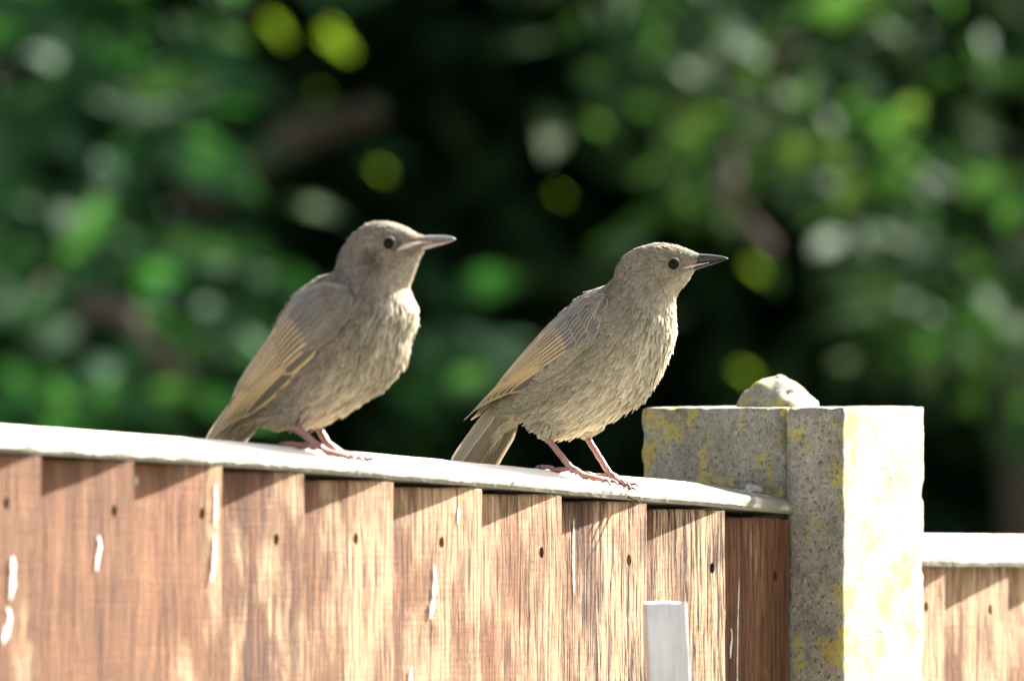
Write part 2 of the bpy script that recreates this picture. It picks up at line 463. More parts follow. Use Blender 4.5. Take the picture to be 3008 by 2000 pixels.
for a in [(120, 52, 1625, .026, .013, 0, 2), (120, 40, 1775, .024, .014, .1, 3), (395, 308, 1565, .023, .009, .05, 4),
          (650, 636, 1415, .026, .008, 0, 5), (650, 633, 1560, .03, .009, .05, 6), (1415, 1303, 1650, .036, .010, .10, 8),
          (1415, 1360, 1485, .011, .006, .1, 9), (1415, 1248, 1950, .04, .016, .1, 10), (1650, 1440, 1566, .004, .005, 0, 11), (1650, 1428, 1675, .03, .004, .08, 12),
          (1900, 1727, 1515, .05, .0045, .02, 13), (1900, 1690, 1700, .018, .007, 0, 14), (2318, 2205, 1690, .085, .004, .06, 15), (2318, 2186, 1840, .02, .005, 0, 16),
          (650, 448, 1395, .006, .005, 0, 17)]:
    dropping(*a)

# --- concrete post
PQ, PP = .1365, .1185                         # across the fence, along the fence
tN = tX(2480, .034)                           # near corner
def concrete_box(t0, t1, n0, n1, z0, z1, step=.0045, rough=.0012, seed=3, chips=()):
    bm = bmesh.new()
    def grid(n, a, b): return [lerp(a, b, i / n) for i in range(n + 1)]
    gt = grid(max(2, int((t1 - t0) / step)), t0, t1); gn = grid(max(2, int((n1 - n0) / step)), n0, n1)
    nz = int(.32 / step); gz = [z0] + [lerp(z1 - .32, z1, i / nz) for i in range(nz + 1)]
    cache = {}
    def vert(p):
        k = (round(p[0], 5), round(p[1], 5), round(p[2], 5))
        if k in cache: return cache[k]
        q = Vector(p)
        # rounded, chipped arrises
        c = Vector(((t0 + t1) / 2, (n0 + n1) / 2, (z0 + z1) / 2)); h = Vector(((t1 - t0) / 2, (n1 - n0) / 2, (z1 - z0) / 2))
        d = [h[i] - abs(q[i] - c[i]) for i in range(3)]
        near = sorted(d)[1]                   # distance to the nearest arris along the face
        e = max(0, 1 - near / .005)
        nv = noise.noise(q * 90 + Vector((seed, 0, 0)))
        w = e * (.0005 + max(0, nv - .15) * .005)
        for i in range(3):
            s = 1 if q[i] > c[i] else -1
            if d[i] < .006: q[i] -= s * w * (1 - d[i] / .006)
        q += noise.noise_vector(Vector(p) * 60) * rough * .35 + noise.noise_vector(Vector(p) * 420) * rough * .35
        for (pc, rad, dep, dr) in chips:
            dd = (Vector(p) - Vector(pc)).length
            if dd < rad: q += Vector(dr) * dep * (1 - (dd / rad) ** 2)
        cache[k] = bm.verts.new((q.x, -q.y, q.z)); return cache[k]
    def face(A, B, mk):
        for i in range(len(A) - 1):
            for j in range(len(B) - 1):
                bm.faces.new([vert(mk(A[i], B[j])), vert(mk(A[i + 1], B[j])), vert(mk(A[i + 1], B[j + 1])), vert(mk(A[i], B[j + 1]))])
    face(gt, gz, lambda a, b: (a, n1, b)); face(gt, gz, lambda a, b: (a, n0, b))
    face(gn, gz, lambda a, b: (t0, a, b)); face(gn, gz, lambda a, b: (t1, a, b))
    face(gt, gn, lambda a, b: (a, b, z1)); face(gt, gn, lambda a, b: (a, b, z0))
    bmesh.ops.recalc_face_normals(bm, faces=bm.faces[:])
    me = bpy.data.meshes.new('concrete'); bm.to_mesh(me); bm.free(); return me
zP = zY(1196, tN, .034)
post = tag(empty('concrete_post', fpos(tN, 0, 0), FROT), 'weathered grey concrete fence post with yellow lichen and a rough lump on top', 'fence post')
nF = .034; nFl = -.0035                        # front of post; split between front flange and rear flange
def cc(X, Y, n, t): return (t, n, zY(Y, t, n))
tf = tN - tN
def hole(X, Y, rad=.004, dep=.004):
    # pit on the face that looks along the fence towards the camera (t = t0 face): find n from X
    best = min((abs(1504 + FPX * fpos(tN, n).x / fpos(tN, n).y - X), n) for n in [nF - i * .0005 for i in range(290)])
    n = best[1]; return ((0, n, zY(Y, tN, n)), rad, dep, (1, 0, 0))
pits_far = [hole(2273, 1366), hole(2302, 1325, .0035), hole(2040, 1205, .007, .004), hole(2215, 1215, .010, .004)]
pits_near = [hole(2417, 1370, .0032), hole(2455, 1215, .010, .005), hole(2468, 1500, .006, .002)]
link('post_front', concrete_box(-.0035, PP, nFl, nF, 0, zP, chips=pits_near, seed=3), M['concrete'], post, True)
link('post_rear', concrete_box(0, PP - .003, nF - PQ, nFl - .0005, 0, zP - .0003, chips=pits_far, seed=11), M['concrete'], post, True)
# lump on top: broken finial
lc_n = nF - .066; lc_t = .045
lv = []; lf = []
nr, ns = 16, 36
for i in range(nr + 1):
    for k in range(ns):
        a = math.pi / 2 * i / nr; th = 2 * math.pi * k / ns
        xx = i / nr; rr = .0262 * xx; zz = .0186 * max(0, 1 - xx ** 2.1) ** .95 if i < nr else -.003
        q = Vector((lc_t + math.cos(th) * rr * .95, -(lc_n + math.sin(th) * rr), zP + zz))
        j = noise.noise_vector(q * 95) * .0026 + noise.noise_vector(q * 420) * .0007
        q += j
        hp = Vector((lc_t - .012, -(lc_n + .016), zP + .0085)); d = (q - hp).length
        if d < .0042: q += Vector((.35, .75, -.1)) * .004 * (1 - (d / .0042) ** 2)
        lv.append(q)
for i in range(nr):
    for k in range(ns):
        lf.append((i * ns + k, (i + 1) * ns + k, (i + 1) * ns + (k + 1) % ns, i * ns + (k + 1) % ns))
link('lump', mesh(lv, lf), M['concrete'], post, True)

# --- panel two, beyond the post, a step lower
T2 = tN + PP + .001
cap2 = [(2720, 1567), (3008, 1571), (3600, 1580)]
c2t = [tX(X, -.044) for X, Y in cap2]; c2z = [zY(Y, t, -.044) for (X, Y), t in zip(cap2, c2t)]
z2 = lambda t: pl(t, c2t, c2z)
fence2 = tag(empty('fence_panel', fpos(T2, 0, 0), FROT), 'lower fence panel of pale brown boards on the far side of the concrete post', 'fence')
T2E = tX(3600)
link('capping_rail', to_local(cap_mesh(T2, T2E, z2, 120, nb=-.05, nf=.004, drop=.010, th=.0095, seed=5), T2), M['cap'], fence2)
rv = []
for t in (T2 + .001, T2E):
    for (n, dz) in ((-.045, -.0215), (-.019, -.0215), (-.019, -.06), (-.045, -.06)): rv.append((t - T2, -n, z2(t) + dz))
link('top_rail', mesh(rv, [(0, 4, 5, 1), (1, 5, 6, 2), (2, 6, 7, 3), (3, 7, 4, 0), (0, 1, 2, 3), (7, 6, 5, 4)]), M['rail'], fence2)
e2 = [2600, 2775, 2962, 3150, 3335, 3520]; tp2 = [1649, 1650, 1650, 1652, 1655, 1658]
for i in range(1, len(e2)):
    tr = tX(e2[i]); tl = max(tX(e2[i - 1]), T2 + .002) if i > 1 else T2 + .024
    W = tr - tl
    zr = zY(tp2[i], tr); hdx = tr - tX(e2[i] - 40); hz = zY(1772 + 8 * i, tr)
    me = board_mesh(W, zr, zr + .001, hz, hdx, 60 + i)
    b = link('board', me, M['board'], fence2); b.location = (tr - T2, 0, 0)
    me.materials.clear(); me.materials.append(M['board'])
    b['coarse'] = .35; b['bleach'] = .66
    nv, nf_ = tube([(-hdx, .016 * hdx / (W + .022) + .0035, hz), (-hdx, .016 * hdx / (W + .022) + .006, hz)], [.0017, .0017], 8)
    link('nail', mesh(nv, nf_), M['nail'], b)

# --- grey stake standing in front of the fence
SD = 7.30
sp0 = px(1900, 1768, SD); sp1 = px(2018, 1768, SD)
sw = (sp1 - sp0).length
V = []; Fc = []; zs = [sp0.z - d for d in (0, .001, .004, .01, .02, .03, .045, .06, .08, .12)] + [.8, 0]
ringp = [(0, 0), (.25, 0), (.5, 0), (.75, 0), (.97, 0), (1, .03), (1, .5), (1, 1), (.5, 1), (0, 1), (0, .5)]
for iz, z in enumerate(zs):
    for (a, b) in ringp:
        lean = (sp0.z - z) * .05
        x = a * sw + lean + noise.noise(Vector((a * 5, b * 5, z * 50))) * .0005
        zz = z + (noise.noise(Vector((a * 6, b * 4, 3))) * .0012 - .0006 * (a in (0, 1)) if iz == 0 else 0)
        V.append((x - sw / 2, b * .022, zz))
m = len(ringp)
for iz in range(len(zs) - 1):
    for k in range(m):
        a = iz * m + k; b = iz * m + (k + 1) % m; Fc.append((a, a + m, b + m, b))
Fc.append(tuple(range(m))); Fc.append(tuple((len(zs) - 1) * m + k for k in range(m - 1, -1, -1)))
stake = link('wooden_stake', mesh(V, Fc), M['stake'])
stake.location = ((sp0.x + sp1.x) / 2, SD, 0); stake.rotation_euler = (0, 0, R(6))
tag(stake, 'narrow silver-grey wooden stake standing in front of the brown boards', 'stake')

# --- grit on the end of the capping and a twig caught under its edge
for (X, Y, s, sd, lb) in [(2212, 1428, .0042, 1, 'largest pale grey crumb of grit on the capping beside the concrete post'),
                          (2255, 1440, .0026, 2, 'small grey crumb of grit on the capping between the largest crumb and the post'),
                          (2285, 1444, .0022, 3, 'tiny grey crumb of grit on the capping touching the concrete post')]:
    bm = bmesh.new(); bmesh.ops.create_icosphere(bm, subdivisions=2, radius=s)
    for v in bm.verts: v.co = Vector((v.co.x * 1.3, v.co.y, v.co.z * .8)) + noise.noise_vector(v.co * 600 + Vector((sd * 5, 0, 0))) * s * .45
    me = bpy.data.meshes.new('pebble'); bm.to_mesh(me); bm.free()
    t = tX(X, -.022); o = link('grit_crumb', me, M['pebble']); o.location = fpos(t, -.022, captop(t, -.022) + s * .45)
    tag(o, lb, 'stone', 'grit on the capping')
t = tX(1843)
tv, tfc = tube([fpos(t, -.006, zY(1452, t)), fpos(t, .002, zY(1462, t)), fpos(t + .002, .006, zY(1470, t)), fpos(t, .009, zY(1479, t))], [.0005, .0006, .0005, .0003], 6)
tag(link('twig', mesh(tv, tfc), M['twig']), 'tiny dry twig sticking out under the capping below the bird by the post', 'twig')

# ------------------------------------------------------------------ the two young starlings
PLUM = mat_plumage("contour_feathers")
QUILL = mat_quill("flight_feather_vane", (.095, .078, .058), (.46, .325, .165), .42, .85)
COVERT2 = mat_quill('soft_covert_vane', (.135, .115, .093), (.215, .178, .13), .66, .98, .3)
COVERT = mat_quill("covert_feather_vane", (.125, .112, .098), (.40, .32, .21), .72, .96)
TAILQ = mat_quill("tail_feather_vane", (.26, .215, .145), (.42, .345, .225), .6, .97, .25)
SCAP = mat_quill("scapular_feather_vane", (.175, .150, .118), (.25, .21, .155), .75, .98)

def feather_mesh(spine, nrm, width, shape, camber=.12, twist=0.0):
    """a single vane along spine (list of Vector), with per-point normals"""
    V = []; Fc = []; ed = []; al = []
    n = len(spine); cols = (-1, -.55, 0, .55, 1)
    for i, p in enumerate(spine):
        s = i / (n - 1)
        d = (spine[min(i + 1, n - 1)] - spine[max(i - 1, 0)]).normalized()
        nn = (nrm[i] - d * nrm[i].dot(d)).normalized(); a = d.cross(nn).normalized()
        w = width * .5 * shape(s)
        for c in cols:
            V.append(p + a * (c * w) - nn * (c * c * camber * w) + nn * (c * twist * w))
            ed.append(max(abs(c), (s - .86) / .14 if s > .86 else 0)); al.append(s)
    m = len(cols)
    for i in range(n - 1):
        for k in range(m - 1):
            a = i * m + k; Fc.append((a, a + 1, a + m + 1, a + m))
    me = mesh(V, Fc, 'vane')
    x = me.attributes.new("edge", 'FLOAT', 'POINT'); x.data.foreach_set('value', ed)
    x = me.attributes.new("along", 'FLOAT', 'POINT'); x.data.foreach_set('value', al)
    return me

def quill_shape(s): return min(1, .35 + s * 3.2) * (1 - max(0, (s - .8) / .2) ** 2.2 * .86)
def prim_shape(s): return min(1, .4 + s * 3) * (1 - max(0, (s - .45) / .55) ** 2 * .82)
def covert_shape(s): return min(1, .5 + s * 1.6) * math.sqrt(max(.03, 1 - max(0, (s - .55) / .45) ** 2.2))

def loft2(rows, parent, name, mat):
    """rows of (top(h,z), bottom(h,z), half width): closed loft across the bird's mid-plane"""
    V = []; Fc = []; ns = 14
    for (D, B, b) in rows:
        C = (D + B) / 2; e = (D - B) / 2
        for k in range(ns):
            a = 2 * math.pi * k / ns
            q = C + e * math.cos(a); V.append((q.x, b * math.sin(a), q.y))
    for i in range(len(rows) - 1):
        for k in range(ns): Fc.append((i * ns + k, i * ns + (k + 1) % ns, (i + 1) * ns + (k + 1) % ns, (i + 1) * ns + k))
    Fc.append(tuple(range(ns - 1, -1, -1))); Fc.append(tuple((len(rows) - 1) * ns + k for k in range(ns)))
    return link(name, mesh(V, Fc), mat, parent, True)

def make_bird(B):
    rs = random.Random(B['seed'])
    X0, Y0, nfoot, yaw = B['X0'], B['Y0'], B['n'], R(B['yaw'])
    t0 = tX(X0, nfoot); base = fpos(t0, nfoot); S = FPX / base.y
    z0 = ZC - (Y0 - 1000) / S
    cy = math.cos(yaw)
    zx, zy, zf = B['zoom']                    # crop origin and scale of the traced outline
    def Q(u, v): return Vector((((zx + zf * u) - X0) / (S * cy), (Y0 - (zy + zf * v)) / S))
    root = tag(empty('starling', (base.x, base.y, z0), -yaw), B['label'], 'bird', 'young starlings on the fence')
    # ---------------- body loft
    D = [Q(*s[0]) for s in B['st']]; Vn = [Q(*s[1]) for s in B['st']]; W = [Vector((s[2] * .001, 0)) for s in B['st']]
    ns = len(D) - 1
    def surf(s, a):
        d = catmull(D, s); v = catmull(Vn, s); b = catmull(W, s).x * (1 + B['fat'] * math.exp(-((s - 10.5) / 3) ** 2))
        C = (d + v) / 2; e = (d - v) / 2
        q = C + e * math.cos(a)
        return Vector((q.x, -b * math.sin(a), q.y))          # +sin = camera side (local -y)
    NS, NA = 110, 40
    bv = []; bf = []
    for i in range(NS + 1):
        for k in range(NA): bv.append(surf(ns * i / NS, 2 * math.pi * k / NA))
    for i in range(NS):
        for k in range(NA): bf.append((i * NA + k, i * NA + (k + 1) % NA, (i + 1) * NA + (k + 1) % NA, (i + 1) * NA + k))
    bf.append(tuple(range(NA - 1, -1, -1))); bf.append(tuple(NS * NA + k for k in range(NA)))
    bvh = BVHTree.FromPolygons(bv, bf)
    # feathered thighs join the body
    allv = list(bv); allf = list(bf); thighs = []
    for L in B['legs']:
        K = Q(*L['hip']); J = Q(*L['joint']); w = L['w']
        P = [Vector((K.x, -w * .75, K.y)), Vector((lerp(K.x, J.x, .55), -w * .95, lerp(K.y, J.y, .55))), Vector((J.x, -w, J.y))]
        rad = [.011, .0075, .0027] if w > 0 else [.008, .005, .0025]
        thighs.append((P, rad))
        tv, tf_ = tube(smooth_path(P, 7), [pl(x, [0, .5, 1], rad) for x in [i / 6 for i in range(7)]], 14)
        o = len(allv); allv += tv; allf += [tuple(o + i for i in f) for f in tf_]
    me = mesh(allv, allf)
    bm = bmesh.new(); bm.from_mesh(me); bmesh.ops.recalc_face_normals(bm, faces=bm.faces[:]); bm.to_mesh(me); bm.free()
    ob = bpy.data.objects.new('tmp', me); col.objects.link(ob)
    md = ob.modifiers.new('r', 'REMESH'); md.mode = 'VOXEL'; md.voxel_size = .0014
    md2 = ob.modifiers.new('s', 'SMOOTH'); md2.iterations = 3
    bpy.context.view_layer.update()
    bme = bpy.data.meshes.new_from_object(ob.evaluated_get(bpy.context.evaluated_depsgraph_get())); bpy.data.objects.remove(ob)
    bme.materials.clear()
    body = link('body', bme, M['skin'], root, True)
    # ---------------- contour feathers
    fv = []; ff = []; fc = []; fe = []
    eyeP = Q(*B['eye']); ear = Q(*B['ear'][0]) if B['ear'] else None
    def add_feather(p, d, nn, L, Wd, c, lift):
        a = d.cross(nn).normalized(); o = len(fv)
        for (s, w, h) in ((0, .55, -.10), (.4, 1.0, .10), (.75, .85, .16), (1.0, .22, .17)):
            q = p + d * (L * s) + nn * (lift * (.25 + s) + L * h * .30)
            for cx, e in ((-1, 1.0), (0, 0.0 if s < .9 else 1.0), (1, 1.0)):
                fv.append(q + a * (cx * w * Wd * .5) - nn * (abs(cx) * Wd * .10)); fe.append(max(e * .8, 1 if s > .9 else 0)); fc.append((*c, 1))
        for i in range(3):
            for k in (0, 1): ff.append((o + i * 3 + k, o + i * 3 + k + 1, o + (i + 1) * 3 + k + 1, o + (i + 1) * 3 + k))
    def plum_col(s, a, p):
        sn = s / ns; q = math.cos(a)                          # q: 1 back, -1 belly
        back = Vector(B['c_back']); side = Vector(B['c_side']); belly = Vector(B['c_belly'])
        c = back.lerp(side, min(1, max(0, (.75 - q) / .9)))
        c = c.lerp(belly, min(1, max(0, (-.25 - q) / .55)))
        if sn < .33:                                          # head
            hd = Vector(B['c_head']); k = max(0, min(1, (.33 - sn) / .08)); c = c.lerp(hd, k * (.85 if q > -.55 else .25))
        n1 = noise.noise(Vector((p.x * 160, p.y * 160, p.z * 160))) * .16
        # soft streaks on the under parts
        st = noise.noise(Vector((a * 9.5, sn * 7, B['seed'])))
        if q < .2 and sn > .3: n1 += st * .42 * min(1, (.2 - q) * 1.5)
        if .0005 < p.x - eyeP.x < .0085 and abs(p.z - eyeP.y + .0006) < .0024: c = c * B['lores']          # lores
        if ear is not None:
            dd = (Vector((p.x, p.z)) - ear); dd = math.hypot(dd.x / 1.15, dd.y)
            if dd < B['ear'][1]: c = c * lerp(.42, 1, (dd / B['ear'][1]) ** 1.5)
        g = (1 + n1) * (rs.uniform(.72, 1.24) if sn < .36 else rs.uniform(.80, 1.20))
        return (c.x * g, c.y * g, c.z * g)
    cells = []; area = []
    tot = 0
    for i in range(NS):
        for k in range(NA):
            A = bv[i * NA + k]; Bq = bv[i * NA + (k + 1) % NA]; Cq = bv[(i + 1) * NA + k]
            ar = (Bq - A).cross(Cq - A).length
            sn = i / NS
            den = pl(sn, [0, .12, .3, .42, 1], [9.0, 6.5, 4.2, 1.9, 1.5])
            tot += ar * den; cells.append((i, k)); area.append(tot)
    import bisect
    def feather_at(s, a, fl=1.0):
        p = surf(s, a); ds = .02 * ns / 22
        d = (surf(min(ns, s + ds), a) - surf(max(0, s - ds), a))
        da = surf(s, a + .02) - surf(s, a - .02)
        if d.length < 1e-7 or da.length < 1e-7: return
        d.normalize(); nn = d.cross(da).normalized()
        C = surf(s, 0) + surf(s, math.pi); C = C / 2
        if nn.dot(p - C) < 0: nn = -nn
        if (Vector((p.x, p.z)) - eyeP).length < .0042: return
        sn = s / ns
        jit = da.normalized() * rs.gauss(0, .10)
        d2 = (d + jit + nn * (rs.uniform(-.02, .07) if rs.random() < .88 else rs.uniform(.06, .17))).normalized()
        L = pl(sn, [0, .06, .15, .28, .42, .7, 1], [.0018, .0026, .0040, .0058, .0090, .0110, .0120]) * rs.uniform(.8, 1.2) * fl
        Wd = pl(sn, [0, .1, .28, .42, 1], [.0010, .0015, .0024, .0038, .0048]) * rs.uniform(.75, 1.2)
        lift = pl(sn, [0, .1, .4, 1], [.0001, .00025, .0006, .0008])
        if math.cos(a) < .1 and sn > .3: Wd *= .55; L *= 1.15
        add_feather(p, d2, nn, L, Wd, plum_col(s, a, p), lift)
    for _ in range(11500):
        x = rs.random() * tot; j = bisect.bisect_left(area, x); i, k = cells[j]
        feather_at(ns * (i + rs.random()) / NS, 2 * math.pi * (k + rs.random()) / NA)
    for L, (P, rad) in zip(B['legs'], thighs):                # thigh feathers
        for _ in range(420):
            s = rs.random() ** .8; a = rs.uniform(0, 2 * math.pi); sp = smooth_path(P, 9)
            i = min(7, int(s * 8)); c = sp[i].lerp(sp[i + 1], s * 8 - i); d = (sp[i + 1] - sp[i]).normalized()
            e1 = d.cross(Vector((0, 1, 0))).normalized(); e2 = d.cross(e1)
            nn = e1 * math.cos(a) + e2 * math.sin(a); g = rs.uniform(.8, 1.15); cb = Vector(B['c_side']).lerp(Vector(B['c_belly']), .5) * g
            add_feather(c + nn * pl(s, [0, .5, 1], rad), (d + nn * .05).normalized(), nn, .0055 * (1 - .4 * s), .0022, tuple(cb), .0003)
    # ---------------- wings
    def resample(P, n=40):
        P = [Q(*p) for p in P]; L = [0]
        for a, b in zip(P, P[1:]): L.append(L[-1] + (b - a).length)
        out = []
        for i in range(n + 1):
            x = L[-1] * i / n; j = 0
            while j < len(P) - 2 and x > L[j + 1]: j += 1
            out.append(P[j].lerp(P[j + 1], (x - L[j]) / (L[j + 1] - L[j])))
        for _ in range(3): out = [out[0]] + [(out[i - 1] + out[i] * 2 + out[i + 1]) / 4 for i in range(1, n)] + [out[n]]
        return out
    U = resample(B['wing_up']); Lo = resample(B['wing_lo'])
    def cv(P, t):
        t = min(max(t, 0), 1) * (len(P) - 1); i = min(int(t), len(P) - 2); return P[i].lerp(P[i + 1], t - i)
    def bodyw(p):
        h = bvh.ray_cast(Vector((p.x, -.2, p.y)), Vector((0, 1, 0)))
        return -h[0].y if h[0] is not None else 0.0
    def raw(t, r):
        p = cv(U, t).lerp(cv(Lo, t), r)
        w = pl(t, [0, .2, .45, .7, .85, 1], [.021, .0275, .028, .0215, .0145, .007]) * pl(r, [0, .25, .5, .75, 1], [.16, .66, .92, 1, .97])
        mg = pl(t, [0, .16, .3, 1], [-.0003, .0014, .0014, .0014]) + B['wing_out'] - .0010 * max(0, (r - .8) / .2)
        bw = bodyw(p)
        return p, (bw + mg if t < .12 and bw > 0 else max(w, bw + mg))
    G = [[None] * 21 for _ in range(41)]
    for i in range(41):
        for j in range(21): G[i][j] = raw(i / 40, j / 20)
    Wg = [[G[i][j][1] for j in range(21)] for i in range(41)]
    for _ in range(4):
        Wg = [[(Wg[max(i - 1, 0)][j] + Wg[min(i + 1, 40)][j] + Wg[i][max(j - 1, 0)] + Wg[i][min(j + 1, 20)] + 2 * Wg[i][j]) / 6 for j in range(21)] for i in range(41)]
    def wp(t, r, side, off=0.0):
        r = min(max(r, -.1), 1.1); p = cv(U, t).lerp(cv(Lo, t), r)
        x = min(max(t, 0), 1) * 40; y = min(max(r, 0), 1) * 20; i = min(int(x), 39); j = min(int(y), 19); fx = x - i; fy = y - j
        w = lerp(lerp(Wg[i][j], Wg[i + 1][j], fx), lerp(Wg[i][j + 1], Wg[i + 1][j + 1], fx), fy) + off
        return Vector((p.x, -side * w, p.y))
    def wn_(t, r, side):
        a = wp(t + .02, r, side) - wp(t - .02, r, side); b = wp(t, r + .04, side) - wp(t, r - .04, side)
        n = a.cross(b).normalized()
        return n if n.y * side < 0 else -n
    for side in (1, -1):
        gv_ = []; gf_ = []
        for i in range(31):
            for j in range(13): gv_.append(wp(lerp(.0, .94, i / 30), lerp(.03, .93, j / 12), side, -.0006))
        for i in range(30):
            for j in range(12): gf_.append((i * 13 + j, i * 13 + j + 1, (i + 1) * 13 + j + 1, (i + 1) * 13 + j))
        wing = link('wing', mesh(gv_, gf_), M['skin'], root, True)
        def quill(name, tb, rb, tt, rt, width, shape, mat, off, tw, n=9):
            sp = []; nr = []
            for i in range(n):
                s = i / (n - 1); t = lerp(tb, tt, s); r = lerp(rb, rt, s)
                sp.append(wp(t, r, side, off + .0004 * s)); nr.append(wn_(t, r, side))
            link(name, feather_mesh(sp, nr, width, shape, .14, tw * side), mat, wing, True)
        g = B['wing']
        for i in range(9):                                     # primaries, under everything
            f = i / 8
            quill('primary_feather', lerp(.46, .40, f), lerp(.72, .96, f), lerp(1.0, g['p_end'], f), lerp(.35, 1.0, f), .0075, prim_shape, QUILL, .0001 + .00012 * i, .30)
        for i in range(9):                                     # secondaries and tertials
            f = i / 8
            quill('secondary_feather', lerp(.30, .40, f), lerp(.10, .80, f), lerp(.78, .70, f), lerp(.12, .78, f), .0085, quill_shape, QUILL, .0016 - .0001 * i, .26)
        for i in range(11):                                    # greater coverts
            f = i / 10
            quill('greater_covert', lerp(.22, .30, f), lerp(.10, .97, f), lerp(.46, .50, f), lerp(.14, .92, f), (.0068), quill_shape, g['gc'], .0019, .24, 7)
        for r0, nrow, ln, of in ((.19, 10, .155, .0021), (.115, 9, .135, .0023), (.05, 8, .125, .0024), (-.01, 7, .115, .0024)):
            for i in range(nrow):
                f = (i + .5 * (nrow % 2)) / (nrow - .5)
                quill('covert_feather', r0 + rs.uniform(-.01, .01), lerp(.06, .96, f), r0 + ln + .02 * f, lerp(.10, .95, f), .0068, covert_shape, B['cov'], of - .0002 * f, .14, 7)
        for k, (tb, tt) in enumerate(((.30, .52), (.20, .42), (.11, .31), (.03, .22))):    # scapulars over the upper edge
            for i in range(5):
                f = i / 4
                quill('scapular_feather', tb + .02 * f, lerp(.06, .28 - .03 * k, f), tt + rs.uniform(-.02, .02), lerp(.06, .28, f), .008, covert_shape, SCAP, .0020 + .0003 * k, .05, 7)
    for side in (1, -1):                                       # contour feathers that overlap the front and lower edge of the wing
        for k in range(B['fluff'][0] + B['fluff'][1]):
            if k < B['fluff'][0]: t, r = rs.uniform(.015, B['fluff'][2]), rs.uniform(.1, 1.05); L, Wd, of = .0080, .0030, .0016
            else: t, r = rs.uniform(.14, .46), rs.uniform(.93, 1.08); L, Wd, of = .0100, .0028, .0012
            if (cv(U, t) - cv(Lo, t)).length < .010: continue
            p = wp(t, r, side, of); nn = wn_(max(t, .02), min(r, .95), side); d = (wp(t + .03, r, side) - wp(t, r, side)).normalized()
            d = (d + Vector((0, 0, rs.gauss(0, .12))) + nn * .04).normalized(); nn = (nn - d * nn.dot(d)).normalized()
            c = Vector(B['c_back']).lerp(Vector(B['c_side']), min(1, r * 1.3)) * rs.uniform(.82, 1.14)
            add_feather(p, d, nn, L * rs.uniform(.8, 1.2), Wd, tuple(c), .0002)
    pm = mesh(fv, ff, 'plumage')
    x = pm.attributes.new("col", 'FLOAT_COLOR', 'POINT'); x.data.foreach_set('color', [c for q in fc for c in q])
    x = pm.attributes.new("edge", 'FLOAT', 'POINT'); x.data.foreach_set('value', fe)
    tag(link('plumage', pm, PLUM, body, True), kind='stuff')
    # ---------------- tail
    tail = None
    tb0, tb1, te0, te1 = [Q(*p) for p in B['tail']]
    tv, tf_ = tube([Vector((lerp(tb0, tb1, .5).x + .01, 0, lerp(tb0, tb1, .5).y + .006)), Vector((lerp(tb0, tb1, .5).x, 0, lerp(tb0, tb1, .5).y)), Vector((lerp(te0, te1, .5) * .25 + lerp(tb0, tb1, .5) * .75).to_3d().xzy)], [.006, .005, .002], 10)
    tail = link('tail', mesh(tv, tf_), M['skin'], root, True)
    for i in range(12):
        f = i / 11; b = tb0.lerp(tb1, f); e = te0.lerp(te1, f); w0 = lerp(.005, -.005, f); w1 = lerp(B['tail_w'], -B['tail_w'], f)
        sp = [Vector((lerp(b.x, e.x, s), -lerp(w0, w1, s), lerp(b.y, e.y, s) + .001 * math.sin(s * 3.1))) for s in [k / 8 for k in range(9)]]
        ax = (sp[-1] - sp[0]).normalized()
        nrm = Vector((0, -.75, .66)) if i < 6 else Vector((0, -.55, .83))
        nrm = (nrm - ax * nrm.dot(ax)).normalized()
        for q in sp: q += nrm * .0003 * (6 - i)
        link('tail_feather', feather_mesh(sp, [nrm] * 9, (.0092), quill_shape, .12, .1), TAILQ, tail, True)
    # ---------------- head: eyes and bill
    for side in (1, -1):
        w = bodyw(eyeP); r = B['eye_r']
        bm = bmesh.new(); bmesh.ops.create_uvsphere(bm, u_segments=24, v_segments=14, radius=r)
        me = bpy.data.meshes.new('eye'); bm.to_mesh(me); bm.free()
        e = link('eye', me, M['eye'], root, True); e.location = (eyeP.x, -side * (w + .0004 - r * .12), eyeP.y)
        rv_, rf_ = tube([Vector((math.cos(a) * r * 1.1, -side * r * .12, math.sin(a) * r * 1.06)) for a in [2 * math.pi * k / 20 for k in range(21)]], [.00042] * 21, 6, False)
        link('eye_ring', mesh(rv_, rf_), M['eyering'], e, True)
    up, mid, lo = B['bill']
    n = 9
    Pu = [Q(*p) for p in up]; Pm = [Q(*p) for p in mid]; Pl = [Q(*p) for p in lo]
    f2 = lambda P, s: catmull(P, s * (len(P) - 1))
    bill = loft2([(f2(Pu, s), f2(Pm, s) - Vector((0, -.0001)), lerp(.0042, .00035, s ** .8)) for s in [i / n for i in range(n + 1)]], root, 'upper_mandible', B['m_up'])
    loft2([(f2(Pm, s) - Vector((0, .0002)), f2(Pl, s), lerp(.0040, .0003, s ** .8)) for s in [i / n for i in range(n + 1)]], root, 'lower_mandible', B['m_lo'])
    for side in (1, -1):
        gp = [Q(*p) for p in B['gape']]
        pts = []
        for i, p in enumerate(gp):
            s = i / (len(gp) - 1)
            pts.append(Vector((p.x, -side * (max(bodyw(p) + .0003, lerp(.0044, .0022, s)) if s < .7 else .0026), p.y)))
        tv, tf_ = tube(smooth_path(pts, 9), [pl(i / 8, [0, .3, 1], [.0003, .0009 * B['gape_r'], .0003]) for i in range(9)], 8)
        link('gape_flange', mesh(tv, tf_), M['gape'], bill, True)
    # ---------------- legs and feet, resting on the capping
    Hd = Vector((cy, -math.sin(yaw), 0)); Yd = Vector((math.sin(yaw), cy, 0))
    def ground_z(h, y):
        p = Vector((base.x, base.y, 0)) + Hd * h + Yd * y - FB
        n = p.dot(Nd); t = p.dot(Fd); z = captop(t, min(n, .001))
        if n > 0: z -= min(.02, (n) * 2.2)
        return z - z0
